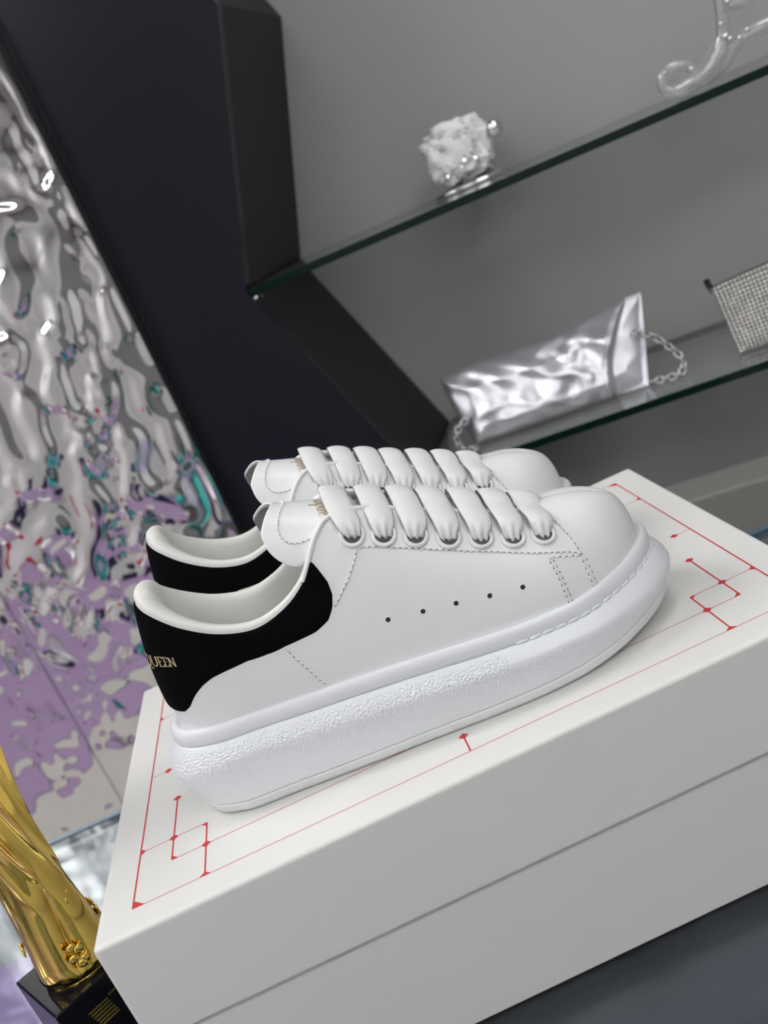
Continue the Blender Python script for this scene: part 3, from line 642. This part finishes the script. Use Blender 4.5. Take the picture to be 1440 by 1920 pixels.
# ================================================================= award trophy
gold = mat('polished_gold', (.80, .57, .13), .11, 1.); black_st = mat('black_stone', (.006, .006, .009), .12, spec=.12)
HB = .05; bang = math.atan2(-.0513, .0355)
tr = thing('trophy', 'gold twisted award trophy on a black block left of the shoe box', 'trophy', (-.0672, .1290, 0), bang)
hs = .031
base = box('base', (-hs, -hs, 0), (hs, hs, HB), black_st, tr, bevel=.0012)
for k, (x0, x1, z) in enumerate([(-.018, .010, .0335), (-.018, -.002, .0310), (-.018, .000, .0285), (-.018, .002, .0260), (-.018, .004, .0235)]): pass
# body: lathe with spiral folds, waist above the foot, flaring upwards
hh = np.array([0, .004, .012, .03, .055, .085, .115, .15, .19, .225]); rr = np.array([.0215, .0235, .0232, .0215, .0185, .0165, .0175, .0225, .029, .032])
nz, na_ = 150, 240; V = []
for zq in np.linspace(0, .225, nz):
    r0 = pchip(hh, rr, np.array([zq]))[0]; up = np.clip((zq-.045)/.05, 0, 1); lo = np.clip((.085-zq)/.05, 0, 1)*np.clip(zq/.012, 0, 1)
    for k in range(na_):
        a = 2*PI*k/na_-zq*9
        rib = (1-abs(math.sin(5*(a+zq*9))))**2                 # narrow raised ribs twisting up the stem
        mask = .35+.65*(math.sin(a+zq*9+.8) > -.2)
        lob = abs(math.sin(2*(a-zq*7+.35)))**.7                # broad leaf shaped hollows round the foot
        r = r0+up*.0036*rib*mask+lo*.0065*(lob-.75); V.append((r*math.cos(a), r*math.sin(a), HB+zq))
body = mesh('gold_body', V, grid_faces(nz, na_, cv=True)+[tuple(range(na_))[::-1], tuple(range((nz-1)*na_, nz*na_))], gold, tr)
# cast leaf clusters round the foot
bm = bmesh.new(); bmesh.ops.create_icosphere(bm, subdivisions=2, radius=1)
for v in bm.verts: v.co = Vector((v.co.x, v.co.y, v.co.z*.5))*random.uniform(.72, 1.15)
leaf_me = bpy.data.meshes.new('cast_flower'); bm.to_mesh(leaf_me); bm.free(); leaf_me.materials.append(gold); leaf_me.polygons.foreach_set('use_smooth', [True]*len(leaf_me.polygons))
for (a, zq, s) in [(-.10, .016, .0075), (.65, .020, .0085), (.55, .046, .0055), (-1.0, .018, .006), (1.5, .02, .0075), (2.6, .018, .007), (3.6, .02, .007), (4.5, .03, .006)]:
    for k in range(5):
        aa = a+random.uniform(-.2, .2); z_ = zq+random.uniform(-.006, .006); r = pchip(hh, rr, np.array([z_]))[0]+.0003
        e = link('cast_flower', leaf_me, body); n = Vector((math.cos(aa), math.sin(aa), 0)); m = n.to_track_quat('Z', 'Y').to_matrix().to_4x4(); m.translation = (r*n.x, r*n.y, HB+z_)
        e.matrix_local = m @ Matrix.Diagonal((s*.45, s*.4, s*.3, 1)) @ Matrix.Rotation(k*1.1, 4, 'Z')
# engraved gold marks on the block's front face (only scraps of them show)
mb = MB()
def bar(x0, y0, x1, y1, w):
    d = np.array([x1-x0, y1-y0]); d = d/np.linalg.norm(d); n = np.array([-d[1], d[0]])*w
    mb.add([(hs+.0002, a, b) for a, b in ((x0-n[0], y0-n[1]), (x1-n[0], y1-n[1]), (x1+n[0], y1+n[1]), (x0+n[0], y0+n[1]))], [(0, 1, 2, 3)])
bar(-.002, .0385, .010, .0385, .0007)
for k in range(6): bar(-.016+k*.0006, .0372-k*.0022, -.003+k*.0004, .0372-k*.0022, .0006)
mb.build('gold_engraving', gold, tr, smooth=False)
# ================================================================= things on the shelves
crystal_m = mat('rock_crystal', (.92, .93, .94), .4, .0, spec=.8); chrome = mat('chrome', (.80, .79, .78), .10, 1.)
zs = Z1+.003
ct = thing('crystal_ornament', 'rough clear crystal cluster on a silver disc with a ball knob', 'ornament', WP(*CRYS, zs), TH)
V = []; prof = [(0, 0), (.038, 0), (.042, .002), (.042, .004), (.036, .006), (.014, .009), (0, .009)]
V = [(a*math.cos(k*PI/20)-.009, .55*a*math.sin(k*PI/20), b) for a, b in prof for k in range(40)]
mesh('silver_disc', V, grid_faces(len(prof), 40, cv=True), chrome, ct)
bm = bmesh.new(); bmesh.ops.create_icosphere(bm, subdivisions=4, radius=1)
for v in bm.verts:
    n = v.co.copy(); k = 1+.10*math.sin(9*n.x+3*n.z)*math.sin(8*n.z+1)+.08*math.sin(15*n.y+11*n.x)+random.uniform(-.05, .05)
    q = Vector((math.copysign(abs(n.x)**.6, n.x)*.036, n.y*.022, math.copysign(abs(n.z)**.6, n.z)*.031))*k; v.co = q+Vector((-.006, 0, .040))
core = bmo('crystal_core', bm, crystal_m, ct, smooth=False)
bm = bmesh.new(); bmesh.ops.create_cone(bm, cap_ends=True, segments=6, radius1=.35, radius2=.28, depth=1.2)
t = bmesh.ops.create_cone(bm, cap_ends=True, segments=6, radius1=.28, radius2=.0, depth=.5)['verts']; bmesh.ops.translate(bm, vec=(0, 0, .85), verts=t)
cm = bpy.data.meshes.new('crystal'); bm.to_mesh(cm); bm.free(); cm.materials.append(mat('crystal_facets', (.95, .96, .97), .06, .85))
for k in range(150):
    n = Vector(RNG.standard_normal(3)).normalized(); 
    if n.y > .6: n.y *= -1
    p = Vector((math.copysign(abs(n.x)**.6, n.x)*.034-.008, n.y*.021, math.copysign(abs(n.z)**.6, n.z)*.029+.040))
    e = link('crystal', cm, ct); s = random.uniform(.0038, .0072); d = (n+Vector(RNG.standard_normal(3))*.25)
    m = d.to_track_quat('Z', 'Y').to_matrix().to_4x4(); m.translation = p; e.matrix_local = m @ Matrix.Diagonal((s, s, s*.62, 1))
V, F = tube_vf([(.020, -.004, .044), (.034, -.004, .047)], .0028, 10); mesh('knob_stem', V, F, chrome, ct)
bm = bmesh.new(); bmesh.ops.create_uvsphere(bm, u_segments=20, v_segments=14, radius=.0098); bmesh.ops.translate(bm, vec=(.039, -.004, .047), verts=bm.verts); bmo('ball_knob', bm, chrome, ct)
# glass figurine
gl = mat('figurine_glass', (.98, .99, .99), .02, trans=.86, ior=1.5, spec=1., coat=1.)
fg = thing('glass_figurine', 'clear twisted glass tube figurine with a curled foot at the upper shelf edge', 'figurine', WP(*FIG, zs), TH)
def gt(name, P, r, par=fg, n=40):
    q = spline(np.array(P, float), n); rad = np.interp(np.linspace(0, 1, n), np.linspace(0, 1, len(np.atleast_1d(r))), np.atleast_1d(r)); V, F = tube_vf(q, rad*1.2, 16); return mesh(name, V, F, gl, par)
# x along the shelf (0 at the foot), z up
gt('stem', [(.004, 0, .009), (.020, 0, .012), (.034, .001, .022), (.045, .001, .036), (.050, 0, .055), (.054, 0, .075), (.060, 0, .088)], [.0055, .0075, .0075, .0062, .0058, .0060, .0070])
gt('curled_foot', [(.008, -.002, .009), (-.008, -.004, .008), (-.017, -.004, .016), (-.015, -.003, .026), (-.004, -.002, .030), (.008, -.001, .026), (.011, 0, .021)], [.0065, .0060, .0050, .0046, .0044, .0040, .0036])
gt('back_strand', [(.020, .006, .0065), (.040, .006, .014), (.056, .005, .026), (.075, .004, .030), (.10, .003, .030)], [.005, .0052, .0052, .006, .0058])
gt('arm', [(.052, 0, .062), (.070, 0, .060), (.086, 0, .062), (.104, 0, .056), (.12, 0, .058)], [.0048, .0058, .0062, .0062, .0055])
gt('head', [(.060, 0, .086), (.070, 0, .098), (.082, 0, .108), (.088, 0, .122)], [.0075, .0090, .0080, .0050])
gt('leaf', [(.056, -.002, .082), (.046, -.003, .092), (.042, -.002, .106)], [.0035, .0065, .0030])
bm = bmesh.new(); bmesh.ops.create_icosphere(bm, subdivisions=2, radius=1); bd = bpy.data.meshes.new('glass_bead'); bm.to_mesh(bd); bm.free(); bd.materials.append(chrome); bd.polygons.foreach_set('use_smooth', [True]*len(bd.polygons))
for (x, y, z, s) in [(-.013, -.008, .0285, .0022), (.0105, -.003, .0225, .0024), (.047, -.007, .0365, .0036), (.050, -.007, .033, .003), (.058, -.004, .030, .0026), (.066, -.004, .034, .0024), (.057, -.006, .064, .0026), (.084, -.006, .066, .003), (.089, -.006, .066, .003), (.094, -.006, .057, .0026), (.053, -.006, .083, .0028), (.046, -.006, .048, .0024)]:
    e = link('glass_bead', bd, fg, loc=(x, y, z), scale=(s, s, s))
# silver crumpled clutch
zs2 = Z2+.003
silver = mat('silver_lame', (.74, .735, .78), .40, .9, bump=('noise', 60, .15, .002)); chain_m = mat('silver_chain', (.62, .61, .60), .22, 1.)
cl = thing('clutch_bag', 'crumpled metallic silver clutch bag with chain on the lower shelf', 'bag', WP(*CLU, zs2), TH)
nx, ny = 150, 70; W_, H_ = .196, .088
X, Y = np.meshgrid(np.linspace(0, 1, nx), np.linspace(0, 1, ny), indexing='ij')
def wr(x, y):      # soft folds running down the bag, sharper near the middle
    f = .55*np.sin(2*PI*(2.1*x+.9*y)+2*np.sin(5*y+3*x))+.45*np.sin(2*PI*(3.7*x-1.1*y)+1.4*np.sin(9*x))+.25*np.sin(2*PI*(6.3*x+2.3*y)+2.*np.sin(7*y))
    f += .65*np.exp(-((x-.60-.16*np.sin(6*y))/.055)**2)+.45*np.exp(-((x-.74+.2*y)/.04)**2)-.4*np.exp(-((x-.67-.10*np.sin(6*y))/.035)**2)
    f += .40*np.exp(-((y-.30-.14*np.sin(7*x))/.07)**2)
    return f
edge = np.clip(np.minimum(np.minimum(X, 1-X)*W_, np.minimum(Y, 1-Y)*H_)/.022, 0, 1)**.5
XB = .80+.10*Y-.05*np.sin(PI*Y)                       # the front layer ends here, the gusset lies behind
stp = np.clip((X-XB)/.035, 0, 1); stp = stp*stp*(3-2*stp)
bulge = .021*edge*(1-.5*stp)-np.clip(X-XB, 0, 1)*.03+.004*np.exp(-((X-XB+.02)/.03)**2)*edge; crease = .0050*wr(X, Y)*edge*(1-.7*stp)*(.35+.65*np.clip((Y-.12)/.25, 0, 1))
px_ = X*(W_+.022*Y)-.020*Y*(1-X)**2-.003*np.sin(PI*Y)*(X < .5)*(1-2*X); pz_ = Y*(H_-.010*(1-X))*(1-.03*np.sin(PI*X))+.002*np.sin(9*X)*Y
lean = .038*Y
Fp = np.stack([px_, lean-bulge-crease, pz_+.001], -1); Bp = np.stack([px_, lean+.7*bulge+.3*crease+.001, pz_+.001], -1)
V = np.vstack([Fp.reshape(-1, 3), Bp.reshape(-1, 3)]); F = grid_faces(nx, ny)+grid_faces(nx, ny, flip=True, off=nx*ny)
g = lambda i, j: i*ny+j
per = [g(i, 0) for i in range(nx)]+[g(nx-1, j) for j in range(1, ny)]+[g(i, ny-1) for i in range(nx-2, -1, -1)]+[g(0, j) for j in range(ny-2, 0, -1)]
for a, b_ in zip(per, per[1:]+per[:1]): F.append((b_, a, a+nx*ny, b_+nx*ny))
V[:, 2] = np.maximum(V[:, 2], .0005)
mesh('pouch', V, F, silver, cl)
# rolled edge of the flap where the front layer ends
jj = np.arange(4, ny-3, 3); q = np.array([Fp[int((.80+.10*Y[0, j]-.05*math.sin(PI*Y[0, j]))*(nx-1)), j]+np.array([0, -.0012, 0]) for j in jj])
V, F = tube_vf(spline(q, 50), np.interp(np.linspace(0, 1, 50), [0, .5, 1], [.0012, .0030, .0020]), 10); mesh('flap_edge', V, F, silver, cl)
lk = torus_me('chain_link', .0034, .0010, chain_m, 14, 6)
for v in lk.vertices: v.co.x *= 1.35
def chain(P, par):
    q = resample(spline(np.array(P, float), 60), .0062)
    for i in range(len(q)-1):
        d = Vector(q[i+1]-q[i]); m = d.to_track_quat('X', 'Z').to_matrix().to_4x4() @ Matrix.Rotation(PI/2*(i % 2)+.4, 4, 'X'); m.translation = Vector((q[i]+q[i+1])/2); e = link('chain_link', lk, par); e.matrix_local = m
chain([(.199, .012, .058), (.214, .012, .048), (.228, .004, .032), (.237, -.004, .014), (.232, -.010, .0045), (.214, -.010, .0045), (.200, -.006, .0045)], cl)
chain([(.006, -.004, .034), (-.008, -.010, .030), (-.016, -.014, .018), (-.014, -.016, .0055), (-.004, -.022, .0045), (.004, -.026, .0045)], cl)
# rhinestone mesh bag at the right edge
rb = thing('rhinestone_bag', 'rhinestone covered evening bag standing at the right end of the lower shelf', 'bag', WP(*RHI, zs2), TH)
RW, RH = .15, .072
def rbag(a, h): # a 0..1 along, h 0..1 up: front surface
    e = np.clip(np.minimum(np.minimum(a*RW, (1-a)*RW), np.minimum(h*RH, (1-h)*RH))/.016, 0, 1); return np.stack([a*RW+.006*(1-h)*(1-2*a)+.002*(h-1)*0, .010*h-.014*np.sqrt(1-(1-e)**2), h*RH+.002+.004*np.sin(PI*a)*h], -1)
A_, H2 = np.meshgrid(np.linspace(0, 1, 50), np.linspace(0, 1, 30), indexing='ij'); f1 = rbag(A_, H2); b1 = f1.copy(); b1[..., 1] = .020*H2-f1[..., 1]+.002
mesh('pouch', np.vstack([f1.reshape(-1, 3), b1.reshape(-1, 3)]), grid_faces(50, 30)+grid_faces(50, 30, flip=True, off=1500), mat('bag_mesh', (.22, .215, .20), .5, .6), rb)
bm = bmesh.new(); bmesh.ops.create_icosphere(bm, subdivisions=1, radius=1); icoV = [v.co.copy() for v in bm.verts]; icoF = [tuple(v.index for v in f.verts) for f in bm.faces]; bm.free()
st_ = MB(); n1, n2 = 36, 19
for i in range(n1):
    for j in range(n2):
        a, h = (i+.5+.5*(j % 2)*0)/n1, (j+.5)/n2; p = rbag(np.array(a), np.array(h)); r = .0021*random.uniform(.9, 1.1); R_ = Matrix.Rotation(random.uniform(0, 6), 3, Vector(RNG.standard_normal(3)).normalized())
        st_.add([Vector(p)+(R_ @ v)*r+Vector((0, -.0008, 0)) for v in icoV], icoF)
st_.build('rhinestones', mat('rhinestone', (.92, .91, .88), .10, .9), rb, kind='stuff', smooth=True)
V, F = tube_vf([(.000, .008, RH-.004), (-.002, .008, RH+.004), (-.003, .008, RH+.011)], [.0030, .0032, .0034], 12); mesh('clasp_post', V, F, mat('dark_metal', (.10, .10, .10), .25, 1.), rb)
